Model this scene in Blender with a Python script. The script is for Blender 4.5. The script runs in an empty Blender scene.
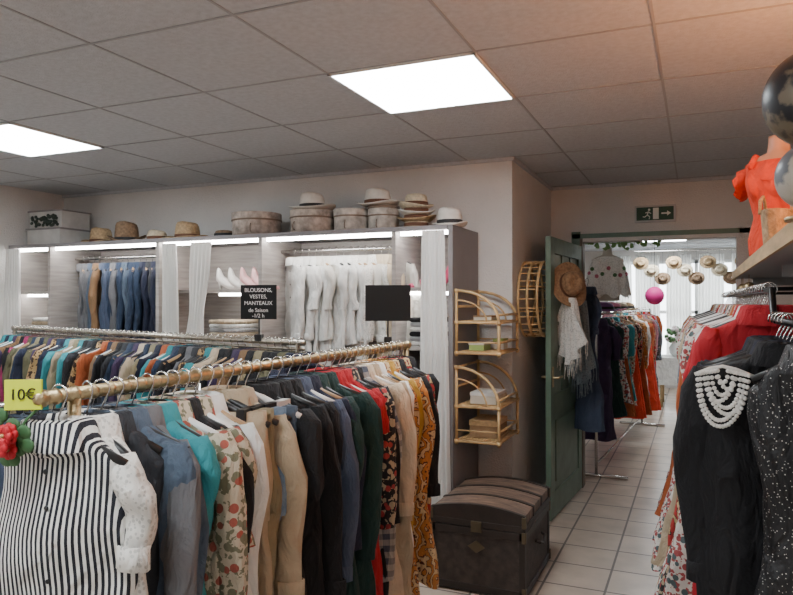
import bpy, math, random
from mathutils import Vector, Matrix
R=random.Random(11)
pi=math.pi
CEIL=2.62
# ------------------------------------------------------------------ materials
def newmat(name):
    m=bpy.data.materials.new(name); m.use_nodes=True
    nt=m.node_tree; b=nt.nodes['Principled BSDF']
    return m,nt,b
def N(nt,t,**k):
    n=nt.nodes.new(t)
    for a,v in k.items(): setattr(n,a,v)
    return n
def mat(name,col,rough=.6,metal=0,bump=0,bscale=40,var=0,vscale=6,emis=0,ecol=None,stretch=None,trans=0,alpha=1):
    m,nt,b=newmat(name)
    b.inputs['Base Color'].default_value=(*col,1); b.inputs['Roughness'].default_value=rough; b.inputs['Metallic'].default_value=metal
    if emis:
        b.inputs['Emission Color'].default_value=(*(ecol or col),1); b.inputs['Emission Strength'].default_value=emis
    if trans: b.inputs['Transmission Weight'].default_value=trans
    if alpha<1: b.inputs['Alpha'].default_value=alpha
    if bump or var:
        tc=N(nt,'ShaderNodeTexCoord'); mp=N(nt,'ShaderNodeMapping'); nt.links.new(tc.outputs['Object'],mp.inputs[0])
        if stretch: mp.inputs['Scale'].default_value=stretch
    if var:
        n=N(nt,'ShaderNodeTexNoise'); n.inputs['Scale'].default_value=vscale; n.inputs['Detail'].default_value=5
        nt.links.new(mp.outputs[0],n.inputs['Vector'])
        mr=N(nt,'ShaderNodeMapRange'); mr.inputs[1].default_value=.3; mr.inputs[2].default_value=.7; mr.inputs[3].default_value=1-var; mr.inputs[4].default_value=1+var
        nt.links.new(n.outputs['Fac'],mr.inputs[0])
        mx=N(nt,'ShaderNodeVectorMath',operation='SCALE'); mx.inputs[0].default_value=col
        nt.links.new(mr.outputs[0],mx.inputs['Scale']); nt.links.new(mx.outputs[0],b.inputs['Base Color'])
    if bump:
        n=N(nt,'ShaderNodeTexNoise'); n.inputs['Scale'].default_value=bscale; n.inputs['Detail'].default_value=4
        nt.links.new(mp.outputs[0],n.inputs['Vector'])
        bp=N(nt,'ShaderNodeBump'); bp.inputs['Strength'].default_value=bump; bp.inputs['Distance'].default_value=.01
        nt.links.new(n.outputs['Fac'],bp.inputs['Height']); nt.links.new(bp.outputs[0],b.inputs['Normal'])
    return m
def cloth(name,c1,kind='solid',c2=(1,1,1),c3=None,s=1.0,rough=.85):
    m,nt,b=newmat('cloth_'+name); L=nt.links.new
    b.inputs['Roughness'].default_value=rough
    tc=N(nt,'ShaderNodeTexCoord'); co=tc.outputs['Object']
    def mix(fac,a,bb):
        x=N(nt,'ShaderNodeMix',data_type='RGBA')
        L(fac,x.inputs[0])
        for i,v in ((6,a),(7,bb)):
            if isinstance(v,tuple): x.inputs[i].default_value=(*v,1)
            else: L(v,x.inputs[i])
        return x.outputs[2]
    def mth(op,a,v=0):
        x=N(nt,'ShaderNodeMath',operation=op); L(a,x.inputs[0]); 
        if not isinstance(v,(int,float)): L(v,x.inputs[1])
        else: x.inputs[1].default_value=v
        return x.outputs[0]
    ns=N(nt,'ShaderNodeTexNoise'); L(co,ns.inputs['Vector']); ns.inputs['Scale'].default_value=14; ns.inputs['Detail'].default_value=6
    if kind=='solid':
        out=mix(ns.outputs['Fac'],tuple(x*.75 for x in c1),tuple(min(1,x*1.25) for x in c1))
    elif kind=='denim':
        ns.inputs['Scale'].default_value=9; ns.inputs['Roughness'].default_value=.8
        out=mix(mth('POWER',ns.outputs['Fac'],1.6),tuple(x*.55 for x in c1),tuple(min(1,x*1.9) for x in c1))
    elif kind in('stripes','hstripes','plaid'):
        sp=N(nt,'ShaderNodeSeparateXYZ'); L(co,sp.inputs[0])
        def st(o,f): return mth('GREATER_THAN',mth('FRACT',mth('MULTIPLY',o,f)),.5)
        if kind=='stripes': out=mix(st(sp.outputs['X'],55*s),c1,c2)
        elif kind=='hstripes': out=mix(st(sp.outputs['Z'],30*s),c1,c2)
        else: out=mix(mth('MULTIPLY',mth('ADD',st(sp.outputs['X'],22*s),st(sp.outputs['Z'],22*s)),.5),c1,c2)
    elif kind in('floral','dots'):
        v=N(nt,'ShaderNodeTexVoronoi'); L(co,v.inputs['Vector']); v.inputs['Scale'].default_value=22*s
        f=mth('LESS_THAN',v.outputs['Distance'],.42 if kind=='floral' else .2)
        if kind=='dots': out=mix(f,c1,c2)
        else:
            cc=mix(mth('GREATER_THAN',N_sep(nt,v.outputs['Color']),.5),c2,c3 or c2)
            w=N(nt,'ShaderNodeTexNoise'); L(co,w.inputs['Vector']); w.inputs['Scale'].default_value=35*s
            base=mix(mth('GREATER_THAN',w.outputs['Fac'],.56),c1,c3 or c2)
            out=mix(f,base,cc)
    elif kind=='paisley':
        w=N(nt,'ShaderNodeTexWave'); L(co,w.inputs['Vector']); w.inputs['Scale'].default_value=7*s; w.inputs['Distortion'].default_value=12; w.inputs['Detail'].default_value=3; w.inputs['Detail Scale'].default_value=2.5
        r=N(nt,'ShaderNodeValToRGB'); L(w.outputs['Fac'],r.inputs[0]); r.color_ramp.interpolation='CONSTANT'
        e=r.color_ramp.elements; e[0].color=(*c1,1); e[1].position=.4; e[1].color=(*c2,1)
        q=e.new(.75); q.color=(*(c3 or c1),1)
        out=r.outputs[0]
    elif kind=='lace':
        v=N(nt,'ShaderNodeTexVoronoi'); L(co,v.inputs['Vector']); v.inputs['Scale'].default_value=90*s
        out=mix(mth('LESS_THAN',v.outputs['Distance'],.35),c1,tuple(x*.7 for x in c1))
    L(out,b.inputs['Base Color'])
    mp=N(nt,'ShaderNodeMapping'); mp.inputs['Scale'].default_value=(1.6,1.6,.7); L(co,mp.inputs[0])
    n2=N(nt,'ShaderNodeTexNoise'); L(mp.outputs[0],n2.inputs['Vector']); n2.inputs['Scale'].default_value=13; n2.inputs['Detail'].default_value=6; n2.inputs['Distortion'].default_value=.6
    bp=N(nt,'ShaderNodeBump'); bp.inputs['Strength'].default_value=.9; bp.inputs['Distance'].default_value=.04
    L(n2.outputs['Fac'],bp.inputs['Height']); L(bp.outputs[0],b.inputs['Normal'])
    return m
def N_sep(nt,o):
    s=N(nt,'ShaderNodeSeparateColor'); nt.links.new(o,s.inputs[0]); return s.outputs[0]
# ------------------------------------------------------------------ mesh builder
class MB:
    def __init__(s): s.v=[];s.f=[];s.m=[];s.s=[]
    def add(s,vs,fs,mi=0,smooth=True,M=None):
        o=len(s.v)
        s.v+= [tuple(M@Vector(p)) for p in vs] if M else [tuple(p) for p in vs]
        for f in fs: s.f.append([i+o for i in f]); s.m.append(mi); s.s.append(smooth)
    def box(s,x0,x1,y0,y1,z0,z1,mi=0,M=None):
        v=[(x,y,z) for z in(z0,z1) for y in(y0,y1) for x in(x0,x1)]
        s.add(v,[(0,2,3,1),(4,5,7,6),(0,1,5,4),(2,6,7,3),(0,4,6,2),(1,3,7,5)],mi,False,M)
    def rings(s,rs,mi=0,capa=False,capb=False,M=None,smooth=True,loop=False):
        n=len(rs[0]); v=[p for r in rs for p in r]; f=[]
        K=len(rs)
        for i in range(K if loop else K-1):
            i2=(i+1)%K
            for j in range(n):
                k=(j+1)%n
                f.append((i*n+j,i*n+k,i2*n+k,i2*n+j))
        if capa: f.append(tuple(range(n))[::-1])
        if capb: f.append(tuple((K-1)*n+j for j in range(n)))
        s.add(v,f,mi,smooth,M)
    def tube(s,pts,r,n=8,mi=0,loop=False,M=None):
        P=[Vector(p) for p in pts]; K=len(P); rs=[]; up=None
        for i in range(K):
            if loop: t=(P[(i+1)%K]-P[i-1])
            else: t=P[min(i+1,K-1)]-P[max(i-1,0)]
            t.normalize()
            if up is None:
                a=Vector((0,0,1)) if abs(t.z)<.9 else Vector((1,0,0))
                up=t.cross(a).normalized()
            up=(up-t*up.dot(t)).normalized(); w=t.cross(up)
            rr=r[i] if isinstance(r,(list,tuple)) else r
            rs.append([P[i]+(up*math.cos(2*pi*j/n)+w*math.sin(2*pi*j/n))*rr for j in range(n)])
        s.rings(rs,mi,not loop,not loop,M,True,loop)
    def lathe(s,prof,n=24,mi=0,M=None,c=(0,0,0),sx=1,sy=1,wave=None,capa=False,capb=False):
        rs=[]
        for r,z in prof:
            ring=[]
            for j in range(n):
                a=2*pi*j/n; zz=z+(wave(a,r,z) if wave else 0)
                ring.append((c[0]+r*sx*math.cos(a),c[1]+r*sy*math.sin(a),c[2]+zz))
            rs.append(ring)
        s.rings(rs,mi,capa,capb,M)
    def sphere(s,c,r,n=16,mi=0,M=None,sx=1,sy=1,sz=1):
        k=max(6,n//2)
        s.lathe([(r*math.sin(pi*(i+.01)/(k+.02)),-r*sz*math.cos(pi*(i+.01)/(k+.02))) for i in range(k+1)],n,mi,M,c,sx,sy,None,True,True)
    def obj(s,name,mats,parent=None,at=(0,0,0),rot=0,local=False,bevel=0,rotv=None):
        me=bpy.data.meshes.new(name)
        vs=s.v if local else [(p[0]-at[0],p[1]-at[1],p[2]-at[2]) for p in s.v]
        me.from_pydata(vs,[],s.f); 
        for m in mats: me.materials.append(m)
        me.polygons.foreach_set('material_index',s.m); me.polygons.foreach_set('use_smooth',s.s); me.update()
        o=bpy.data.objects.new(name,me); bpy.context.collection.objects.link(o)
        o.location=at; o.rotation_euler=rotv or (0,0,rot)
        if parent: o.parent=parent
        if bevel:
            b=o.modifiers.new('bevel','BEVEL'); b.width=bevel; b.segments=2; b.limit_method='ANGLE'
        return o
def empty(name):
    e=bpy.data.objects.new(name,None); bpy.context.collection.objects.link(e); e.empty_display_size=.1
    return e
def text(name,s,loc,rot,size,m,parent):
    c=bpy.data.curves.new(name,'FONT'); c.body=s; c.size=size; c.extrude=.0008; c.align_x='CENTER'; c.align_y='CENTER'
    c.materials.append(m); o=bpy.data.objects.new(name,c); bpy.context.collection.objects.link(o); o.location=loc; o.rotation_euler=rot; o.parent=parent
# ------------------------------------------------------------------ palette
wallm=mat('wall_plaster',(.68,.66,.64),.9,0,.8,80,.06,3)
wallw=mat('wall_exit_plaster',(.68,.65,.62),.9,0,.6,80,.06,3)
ceilm=mat('ceiling_tile',(.50,.525,.56),.95,0,.5,140,.08,40)
gridm=mat('ceiling_grid',(.33,.34,.36),.6)
panelm=mat('led_panel',(1,1,1),.5,emis=26,ecol=(.91,.97,1))
ledm=mat('led_strip',(1,1,1),.5,emis=34,ecol=(1,.985,.96))
frame_w=mat('white_frame',(.75,.75,.75),.4)
lam=mat('grey_laminate',(.38,.345,.32),.55,0,.1,30,.22,4,stretch=(1,1,12))
lamd=mat('grey_panel',(.22,.205,.21),.6,0,.1,60,.08,5)
black=mat('black_plastic',(.010,.010,.011),.4)
chrome=mat('chrome',(.7,.68,.66),.22,1)
brass=mat('aged_brass',(.52,.40,.23),.38,1,.3,120,.2,30)
whitep=mat('white_plastic',(.8,.8,.78),.4)
woodh=mat('hanger_wood',(.42,.26,.13),.5,0,0,1,.2,10)
bamboo=mat('bamboo',(.54,.36,.17),.5,0,.3,60,.25,14)
wood=mat('wood_shelf',(.55,.38,.2),.5,0,.1,30,.2,6,stretch=(8,1,8))
greenp=mat('green_paint',(.13,.20,.15),.5,0,.2,30,.15,8)
glassm=mat('door_glass',(.34,.42,.36),.12,0,.2,12,.1,4)
straw=mat('straw',(.46,.32,.18),.8,0,.9,130,.3,50)
strawd=mat('straw_dark',(.25,.16,.095),.8,0,.9,130,.35,50)
strawl=mat('straw_light',(.66,.56,.4),.8,0,.9,130,.2,50)
felt=mat('felt_white',(.68,.64,.58),.85,0,.3,150,.1,20)
bandk=mat('hat_band_black',(.02,.02,.022),.7)
bandb=mat('hat_band_brown',(.12,.05,.025),.7)
white=cloth('white',(.78,.77,.74)); white2=cloth('offwhite',(.70,.67,.61)); cream=cloth('cream',(.62,.50,.36))
C=dict(
 white=white,offwhite=white2,cream=cream,
 black=cloth('black',(.006,.006,.008)), charcoal=cloth('charcoal',(.022,.024,.03)), navy=cloth('navy',(.010,.014,.036)),
 denim=cloth('denim',(.018,.034,.070),'denim'), denimg=cloth('denim_grey',(.07,.10,.145),'denim'), jeans=cloth('jeans_light',(.15,.22,.31),'denim'),
 teal=cloth('teal',(.035,.27,.31)), slate=cloth('slate',(.065,.088,.145)), green=cloth('bottle_green',(.007,.034,.03)), red=cloth('red',(.44,.01,.02)),
 khaki=cloth('khaki',(.26,.22,.13)), beige=cloth('beige',(.44,.35,.24)), olive=cloth('olive',(.10,.095,.05)), grey=cloth('grey',(.14,.14,.15)),
 lgrey=cloth('light_grey',(.42,.42,.43)), brown=cloth('brown',(.09,.048,.03)), rust=cloth('rust',(.42,.10,.03)), purple=cloth('purple',(.05,.03,.08)),
 pink=cloth('pink',(.5,.22,.26)), camel=cloth('camel',(.22,.125,.06)), sky=cloth('sky',(.25,.38,.5)), yellow=cloth('mustard',(.46,.27,.04)),
 stripes=cloth('black_white_stripes',(.012,.012,.02),'stripes',(.80,.78,.74),s=1.5), hstr=cloth('breton',(.7,.68,.64),'hstripes',(.04,.05,.1)),
 plaid=cloth('plaid',(.45,.4,.35),'plaid',(.06,.07,.10)), redplaid=cloth('red_plaid',(.4,.04,.04),'plaid',(.03,.03,.05)),
 floral=cloth('floral_beige',(.58,.5,.38),'floral',(.40,.10,.07),(.2,.19,.12),s=1.6), floralw=cloth('floral_white',(.72,.69,.64),'floral',(.08,.12,.13),(.38,.08,.08),s=1.6),
 floralk=cloth('floral_black',(.015,.015,.018),'floral',(.4,.05,.05),(.45,.36,.24),s=1.5), floralb=cloth('floral_blue',(.25,.33,.42),'floral',(.55,.52,.50),(.12,.16,.25),s=1.8),
 paisley=cloth('paisley_orange',(.5,.2,.045),'paisley',(.09,.03,.018),(.6,.45,.25)), paisleyr=cloth('paisley_red',(.4,.03,.025),'paisley',(.02,.02,.03),(.55,.4,.2)),
 batik=cloth('batik',(.13,.18,.24),'paisley',(.5,.46,.4),(.08,.07,.07)), dots=cloth('black_sequins',(.008,.008,.010),'dots',(.5,.48,.45),s=6,rough=.5),
 lace=cloth('lace',(.80,.77,.72),'lace'), leo=cloth('leopard',(.45,.28,.12),'floral',(.04,.02,.01),(.04,.02,.01),s=1.4), silver=cloth('silver_satin',(.35,.38,.42),rough=.35),
 orange=cloth('orange_red',(.78,.065,.025)), bluegrey=cloth('blue_grey_lace',(.30,.37,.42),'lace',s=.7), magenta=cloth('magenta',(.3,.02,.1)),
)
# ------------------------------------------------------------------ garments
def lerp(tab,d):
    for i in range(len(tab)-1):
        if d<=tab[i+1][0]:
            a,b=tab[i],tab[i+1]; t=(d-a[0])/(b[0]-a[0]+1e-9)
            return [a[k]+(b[k]-a[k])*t for k in range(1,len(a))]
    return list(tab[-1][1:])
def hanger(mb,w,mi,mh):
    mb.tube([(-w,0,-.135),(-w*.55,0,-.105),(-.03,0,-.072),(0,0,-.066),(.03,0,-.072),(w*.55,0,-.105),(w,0,-.135)],[.009,.011,.010,.010,.010,.011,.009],8,mi)
    pts=[(.021*math.cos(a),0,.003+.021*math.sin(a)) for a in [math.radians(200-i*23) for i in range(10)]]
    pts+= [(.006,0,-.03),(0,0,-.045),(0,0,-.068)]
    mb.tube(pts,.0022,5,mh)
def garment(kind,w,L,sl,th,seed,collar=True,fold=1.0,hemf=None):
    q=random.Random(seed); mb=MB(); n=36
    p1,p2,p3,p4=[q.uniform(0,6.28) for _ in range(4)]; k1=q.uniform(14,24); k2=q.uniform(30,44); sw=q.uniform(-.03,.03); k4=q.uniform(7,14)
    slip=q.uniform(-.012,.012)
    def ring(d,a,b,zz=None,cx=0,fa=1,vneck=0):
        r=[]; g=min(1,d/.3)
        for j in range(n):
            t=2*pi*j/n; c,s=math.cos(t),math.sin(t)
            x=a*math.copysign(abs(c)**.85,c); y=b*math.copysign(abs(s)**.7,s)
            y+=fold*g*(.017*math.sin(x*k1+p1+d*2)+.011*math.sin(x*k2+p2-d*3)+.008*math.sin(d*k4*2+x*9+p4))*fa*(1 if abs(s)>.1 else .6)
            y+=fold*.011*g*math.sin(x*k2*.7+p3+d*2)*s
            x+=sw*d+.008*g*math.sin(d*k4+p2)*c+.004*g*math.sin(d*31+p4)*c
            z=-(d+.075) if zz is None else zz
            if vneck and s<0: z-=vneck*max(0,1-abs(x)/.085)
            if d>L*.97: z+=.010*math.sin(x*25+p1)
            if zz is None: z+=slip*x/.2
            r.append((x+cx,y,z))
        return r
    hanger(mb,w-.012,1,2)
    if kind in('shirt','coat','dress','tank'):
        hem=w*(hemf or (1.02 if kind!='dress' else 1.25))
        waist=w*.93 if kind!='dress' else w*.8
        tab=[(0,.062,.045),(.03,.115,.042),(.055,w-.03,.034),(.075,w-.004,.034),(.13,w,.04),(.2,w-.01,th),(.42,waist,th*1.1),(L,hem,th*(1.25 if kind!='dress' else 1.8))]
        if kind=='tank': tab=[(0,.075,.05),(.03,.115,.04),(.05,w-.04,.03),(.12,w-.035,.034),(.2,w-.02,th),(.42,waist,th),(L,hem,th*1.3)]
        rs=[]
        if collar and kind!='tank' or fold==1.01:
            rs.append(ring(.035,.098,.062)); rs.append(ring(.0,.075,.056,zz=-.05)); rs.append(ring(0,.060,.046,zz=-.045))
            rs.append(ring(0,.055,.042,zz=-.065))
        ds=[0,.015,.03,.045,.055,.065,.08,.1,.13,.17]; m=20
        ds+=[.17+(L-.17)*(i+1)/m for i in range(m)]
        for d in ds:
            a,b=lerp(tab,d); vn=(.05 if not collar else .03)*max(0,1-d/.05)
            rs.append(ring(d,a,b,vneck=vn))
        mb.rings(rs,0)
        if sl>0:
            for s in(-1,1):
                rr=[]; m=12; ph=q.uniform(0,6); lean=q.uniform(-.05,.012); ly=q.uniform(-.045,.045); bend=q.uniform(-.015,.015)
                for i in range(m+1):
                    t=i/m; z=-.132-(sl)*t; wd=.052-.014*t+.005*math.sin(t*9+ph); tk=.034-.008*t+.004*math.sin(t*15+ph)
                    if i==0: wd*=.5;tk*=.6;z+=.012
                    cx=s*(w-.035+.035*min(1,t*3)+lean*t+bend*math.sin(t*pi)); cy=ly*t+.010*math.sin(t*7+ph)
                    rr.append([(cx+wd*math.cos(2*pi*j/14)*(1+.10*math.sin(5*j+ph+t*4)),cy+tk*math.sin(2*pi*j/14),z+.004*math.sin(t*20+j)) for j in range(14)])
                mb.rings(rr,0,True,False)
                if kind=='coat' or q.random()<.4:
                    e=rr[-1]; ex=sum(p[0] for p in e)/14; ey=sum(p[1] for p in e)/14; ez=sum(p[2] for p in e)/14
                    mb.rings([[(ex+(p[0]-ex)*f,ey+(p[1]-ey)*f,ez+dz) for p in e] for f,dz in((1.02,.05),(1.13,.048),(1.13,0),(1.0,-.002))],0)
        if (collar and kind in('shirt','coat')) or fold==1.01:
            for i in range(6):
                z=-.15-i*(L-.2)/6
                mb.sphere((.012+sw*(-z),-th*1.02-.008,z),.006,8,1,sy=.5)
    elif kind=='trousers':
        rs=[]
        for i in range(9):
            d=.30*i/8; a=w*.88*(1+.1*i/8); rs.append(ring(d+.03,a,.03+.012*i/8))
        mb.rings(rs,0,True)
        for s in(-1,1):
            rr=[]
            for i in range(12):
                d=.31+(L-.31)*i/11; t=i/11
                rr.append(ring(d,w*.48*(1-.2*t),.042-.008*t,cx=s*w*.47*(1-.05*t)))
            mb.rings(rr,0)
        for s in(-1,1): mb.box(s*w*.6-.012,s*w*.6+.012,-.04,.04,-.135,-.09,1)
    elif kind=='skirt':
        rs=[]
        for i in range(18):
            d=L*i/17; t=i/17; r=[]
            for j in range(n*2):
                a=pi*j/n; f=1+.22*t*math.sin(11*a+p1); rs_=w*.75*(1+.5*t)
                r.append((rs_*math.cos(a)*f,(.025+.07*t)*math.sin(a)*f,-.115-d-.008*t*math.sin(7*a)))
            rs.append(r)
        mb.rings(rs,0,True)
        for s in(-1,1): mb.box(s*w*.5-.012,s*w*.5+.012,-.035,.035,-.13,-.09,1)
    return mb
gid=[0]
def hang(parent,pos,ang,kind,ck,w=.21,L=.7,sl=.5,th=.03,hm=None,collar=True,fold=1,tilt=0,hemf=None):
    gid[0]+=1
    mb=garment(kind,w,L,sl,th,gid[0]*13+5,collar,fold,hemf)
    return mb.obj('%s_on_hanger_%d'%({'tank':'top'}.get(kind,kind),gid[0]),[C[ck],hm or black,chrome],parent,pos,ang,local=True,rotv=(tilt,0,ang))
def row(parent,p0,p1,specs,base,jit=.12,hms=None):
    n=len(specs)
    for i,s in enumerate(specs):
        t=(i+.5)/n; p=[p0[k]+(p1[k]-p0[k])*t for k in range(3)]
        kind,ck,w,L,sl=s[:5]; th=s[5] if len(s)>5 else .028
        hang(parent,p,base+R.uniform(-jit,jit),kind,ck,w,L,sl,th,R.choice(hms) if hms else None)
# ------------------------------------------------------------------ ROOM
def wallbox(name,x0,x1,y0,y1,z0,z1,m):
    mb=MB(); mb.box(x0,x1,y0,y1,z0,z1); return mb.obj(name,[m])
fm,nt,b=newmat('floor_tiles'); L=nt.links.new
tc=N(nt,'ShaderNodeTexCoord'); mp=N(nt,'ShaderNodeMapping'); mp.inputs['Location'].default_value=(.13,.1,0); L(tc.outputs['Object'],mp.inputs[0])
br=N(nt,'ShaderNodeTexBrick'); br.offset=0; br.squash=1; L(mp.outputs[0],br.inputs['Vector'])
br.inputs['Scale'].default_value=1; br.inputs['Brick Width'].default_value=.34; br.inputs['Row Height'].default_value=.34; br.inputs['Mortar Size'].default_value=.007; br.inputs['Mortar Smooth'].default_value=.1
br.inputs['Color1'].default_value=(.53,.43,.35,1); br.inputs['Color2'].default_value=(.58,.475,.39,1); br.inputs['Mortar'].default_value=(.13,.10,.085,1)
nz=N(nt,'ShaderNodeTexNoise'); L(tc.outputs['Object'],nz.inputs['Vector']); nz.inputs['Scale'].default_value=5; nz.inputs['Detail'].default_value=8
mr=N(nt,'ShaderNodeMapRange'); L(nz.outputs['Fac'],mr.inputs[0]); mr.inputs[1].default_value=.3; mr.inputs[2].default_value=.7; mr.inputs[3].default_value=.82; mr.inputs[4].default_value=1.1
sc=N(nt,'ShaderNodeVectorMath',operation='SCALE'); L(br.outputs['Color'],sc.inputs[0]); L(mr.outputs[0],sc.inputs['Scale']); L(sc.outputs[0],b.inputs['Base Color'])
b.inputs['Roughness'].default_value=.3
bp=N(nt,'ShaderNodeBump'); bp.inputs['Strength'].default_value=.3; bp.inputs['Distance'].default_value=.003; bp.invert=True; L(br.outputs['Fac'],bp.inputs['Height']); L(bp.outputs[0],b.inputs['Normal'])
wallbox('floor',-5.6,2.7,-3.1,14.2,-.1,0,fm)
wallbox('ceiling',-5.6,2.7,-3.1,14.2,CEIL,CEIL+.1,ceilm)
wallbox('wall_left',-5.6,-5.5,-3.1,4.84,0,CEIL,wallm)
wallbox('wall_rear',-5.5,.8,-3.1,-3.0,0,CEIL,wallm)
wallbox('wall_back',-5.5,-1.18,4.74,4.84,0,CEIL,wallm)
wallbox('wall_partition',-1.28,-1.18,4.84,6.15,0,CEIL,wallm)
wallbox('wall_right',.8,.9,-3.1,6.15,0,CEIL,wallm)
mb=MB(); mb.box(-1.28,-.93,6.15,6.25,0,CEIL); mb.box(.32,.9,6.15,6.25,0,CEIL); mb.box(-.93,.32,6.15,6.25,2.16,CEIL); mb.obj('wall_exit',[wallw])
mb=MB(); mb.box(-3,-1.28,6.25,6.3,0,CEIL); mb.box(.9,2.6,6.2,6.25,0,CEIL); mb.box(-3.1,-3,6.25,14.1,0,CEIL); mb.obj('wall_shop_left',[wallw])
wallbox('wall_shop_right',2.6,2.7,6.2,14.1,0,CEIL,wallw)
mb=MB(); mb.box(-3,-1.5,14,14.1,0,CEIL); mb.box(1.5,2.6,14,14.1,0,CEIL); mb.box(-1.5,1.5,14,14.1,0,.5); mb.box(-1.5,1.5,14,14.1,2.4,CEIL); mb.obj('wall_far',[wallw])
mb=MB()
for x in(-1.5,-.77,-.03,.71,1.44): mb.box(x,x+.06,13.98,14.06,.5,2.4)
for z in(.5,1.4,2.34): mb.box(-1.5,1.5,13.98,14.06,z,z+.06)
mb.obj('window_1',[frame_w])
mb=MB(); mb.box(-1.18,-1.168,4.72,6.15,0,.08); mb.box(-1.42,-1.18,4.728,4.74,0,.08); mb.obj('baseboard_partition',[mat('baseboard_tile',(.5,.42,.36),.4)])
xs=[-.82+.68*k for k in range(-7,3)]; ys=[2.68+.68*k for k in range(-8,4)]
mb=MB(); g_=.0055
for x in xs:
    if x>-5.5: mb.box(x-g_,x+g_,-3,4.74 if x<-1.2 else 6.15,CEIL-.003,CEIL+.001)
for y in ys: mb.box(-5.5,.8,y-g_,y+g_,CEIL-.0032,CEIL+.001)
for y in(5.4,6.08): mb.box(-1.18,.8,y-g_,y+g_,CEIL-.0032,CEIL+.001)
for x in [-2.18,-1.5,-.82,-.14,.54,1.22,1.9]: mb.box(x-g_,x+g_,6.25,14,CEIL-.003,CEIL+.001)
for k in range(11): mb.box(-3,2.6,6.7+.68*k-g_,6.7+.68*k+g_,CEIL-.0032,CEIL+.001)
mb.obj('trim_ceiling_grid',[gridm])
mb=MB(); mb.box(-5.5,-1.18,4.715,4.74,CEIL-.025,CEIL-.001); mb.box(-1.18,-1.16,4.715,6.15,CEIL-.025,CEIL-.001); mb.box(-1.16,.8,6.13,6.15,CEIL-.025,CEIL-.001); mb.obj('trim_cornice',[ceilm])
for (x,y) in[(-1.5,2.68),(-4.22,2.68),(-1.5,-.04),(-4.22,-.04),(-1.5,-2.08),(-4.22,-2.08),(-.82,8.06),(-.82,11.46),(.54,9.42)]:  # panels at negative y are out of view, added as fill light
    mb=MB(); mb.box(x+.012,x+.668,y+.012,y+.668,CEIL-.008,CEIL-.002,0); 
    for a in((x,x+.68,y,y+.012),(x,x+.68,y+.668,y+.68),(x,x+.012,y,y+.68),(x+.668,x+.68,y,y+.68)): mb.box(*a,CEIL-.012,CEIL-.001,1)
    mb.obj('ceiling_light_panel',[panelm,frame_w],at=(x+.34,y+.34,CEIL-.002))
# ------------------------------------------------------------------ SHELVING
F=4.16
wu=empty('wall_shelving_unit')
mb=MB()
divs=[-5.46,-5.0,-3.83,-2.88,-1.83]
for x in divs: mb.box(x-.015,x+.015,F,4.72,0,2.07,0)
mb.box(-1.45,-1.42,F,4.72,0,2.10,1)
mb.box(-5.48,-1.45,4.70,4.725,0,2.07,0)
mb.box(-5.48,-1.45,F-.01,4.72,2.07,2.10,1)
mb.box(-5.48,-1.45,F+.02,4.7,0,.08,1)
mb.obj('carcass',[lam,lamd],wu,bevel=.002)
bays=list(zip([-5.445,-4.985,-3.815,-2.865,-1.815],[-5.015,-3.845,-2.895,-1.845,-1.45]))
mb=MB()
for a,b_ in bays: mb.box(a+.02,b_-.02,F+.03,F+.055,2.045,2.069)
mb.box(-3.35,-2.93,4.3,4.32,1.655,1.675); mb.box(-1.8,-1.47,4.3,4.32,1.655,1.675)
mb.box(-5.43,-5.03,4.3,4.32,1.655,1.675)
mb.obj('led_strips',[ledm],wu)
mb=MB()
for a,b_ in (bays[2],bays[4],bays[0]):
    for z in(1.69,1.3,.9,.5): mb.box(a,b_,4.22,4.70,z-.012,z+.012)
mb.obj('shelves',[lam],wu)
mb=MB()
for a,b_ in (bays[1],bays[3]): mb.tube([(a,4.42,1.985),(b_,4.42,1.985)],.013,10)
mb.obj('hanging_rods',[chrome],wu)
a,b_=bays[1]
g1=[('coat',c,.21,R.uniform(.7,.8),.58,.03) for c in ['grey','grey','denimg','camel','slate','denim','grey','denim','denimg','denim','denim','navy','charcoal','navy','brown','camel']]
row(wu,(a+.06,4.42,1.985),(b_-.05,4.42,1.985),g1,-pi/2+.7,.14,[black,woodh])
a,b_=bays[3]
g2=[(R.choice(['shirt','coat','shirt']),R.choice(['white','offwhite','white','white','cream','white','lace']),R.uniform(.18,.21),R.uniform(.55,.8),R.choice([.52,.3,.52]),.028) for _ in range(15)]
row(wu,(a+.08,4.42,1.985),(b_-.05,4.42,1.985),g2,-pi/2+.95,.16,[black,woodh,woodh])
def shoe(name,x,y,z,rot,m,heel=.07):
    mb=MB(); rs=[]
    for i in range(13):
        t=i/12; xx=.24*t-.12; wd=(.022+.018*math.sin(pi*min(1,t*1.15))**.6+ .004)*(1 if t<.9 else .7); zb=heel*max(0,1-t*1.7)**1.3; h=.05*(1-t)**.7+.022+(.03 if t<.15 else 0)
        rs.append([(xx,wd*math.cos(a),zb+ (h*max(0,math.sin(a)) if math.sin(a)>0 else .004*math.sin(a))) for a in [2*pi*j/14 for j in range(14)]])
    mb.rings(rs,0,True,True); mb.tube([(-.105,0,heel+.002),(-.1,0,heel*.4),(-.098,0,.001)],[.017,.009,.006],8,0)
    mb.obj(name,[m],wu,(x,y,z+.004),rot,local=True)
shoew=mat('shoe_white',(.75,.72,.68),.35); shoep=mat('shoe_pink',(.7,.1,.2),.35); shoeb=mat('shoe_blush',(.75,.42,.42),.35)
for x,m,r in((-3.3,shoew,.9),(-3.2,shoew,.8),(-3.08,shoeb,.9),(-2.98,shoeb,.8)): shoe('high_heel_shoe',x,4.38,1.702,r-.9,m)
for x,m,r in((-1.72,shoep,.5),(-1.60,shoep,.4)): shoe('high_heel_shoe',x,4.4,1.702,r-pi/2-.9,m,.09)
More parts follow.
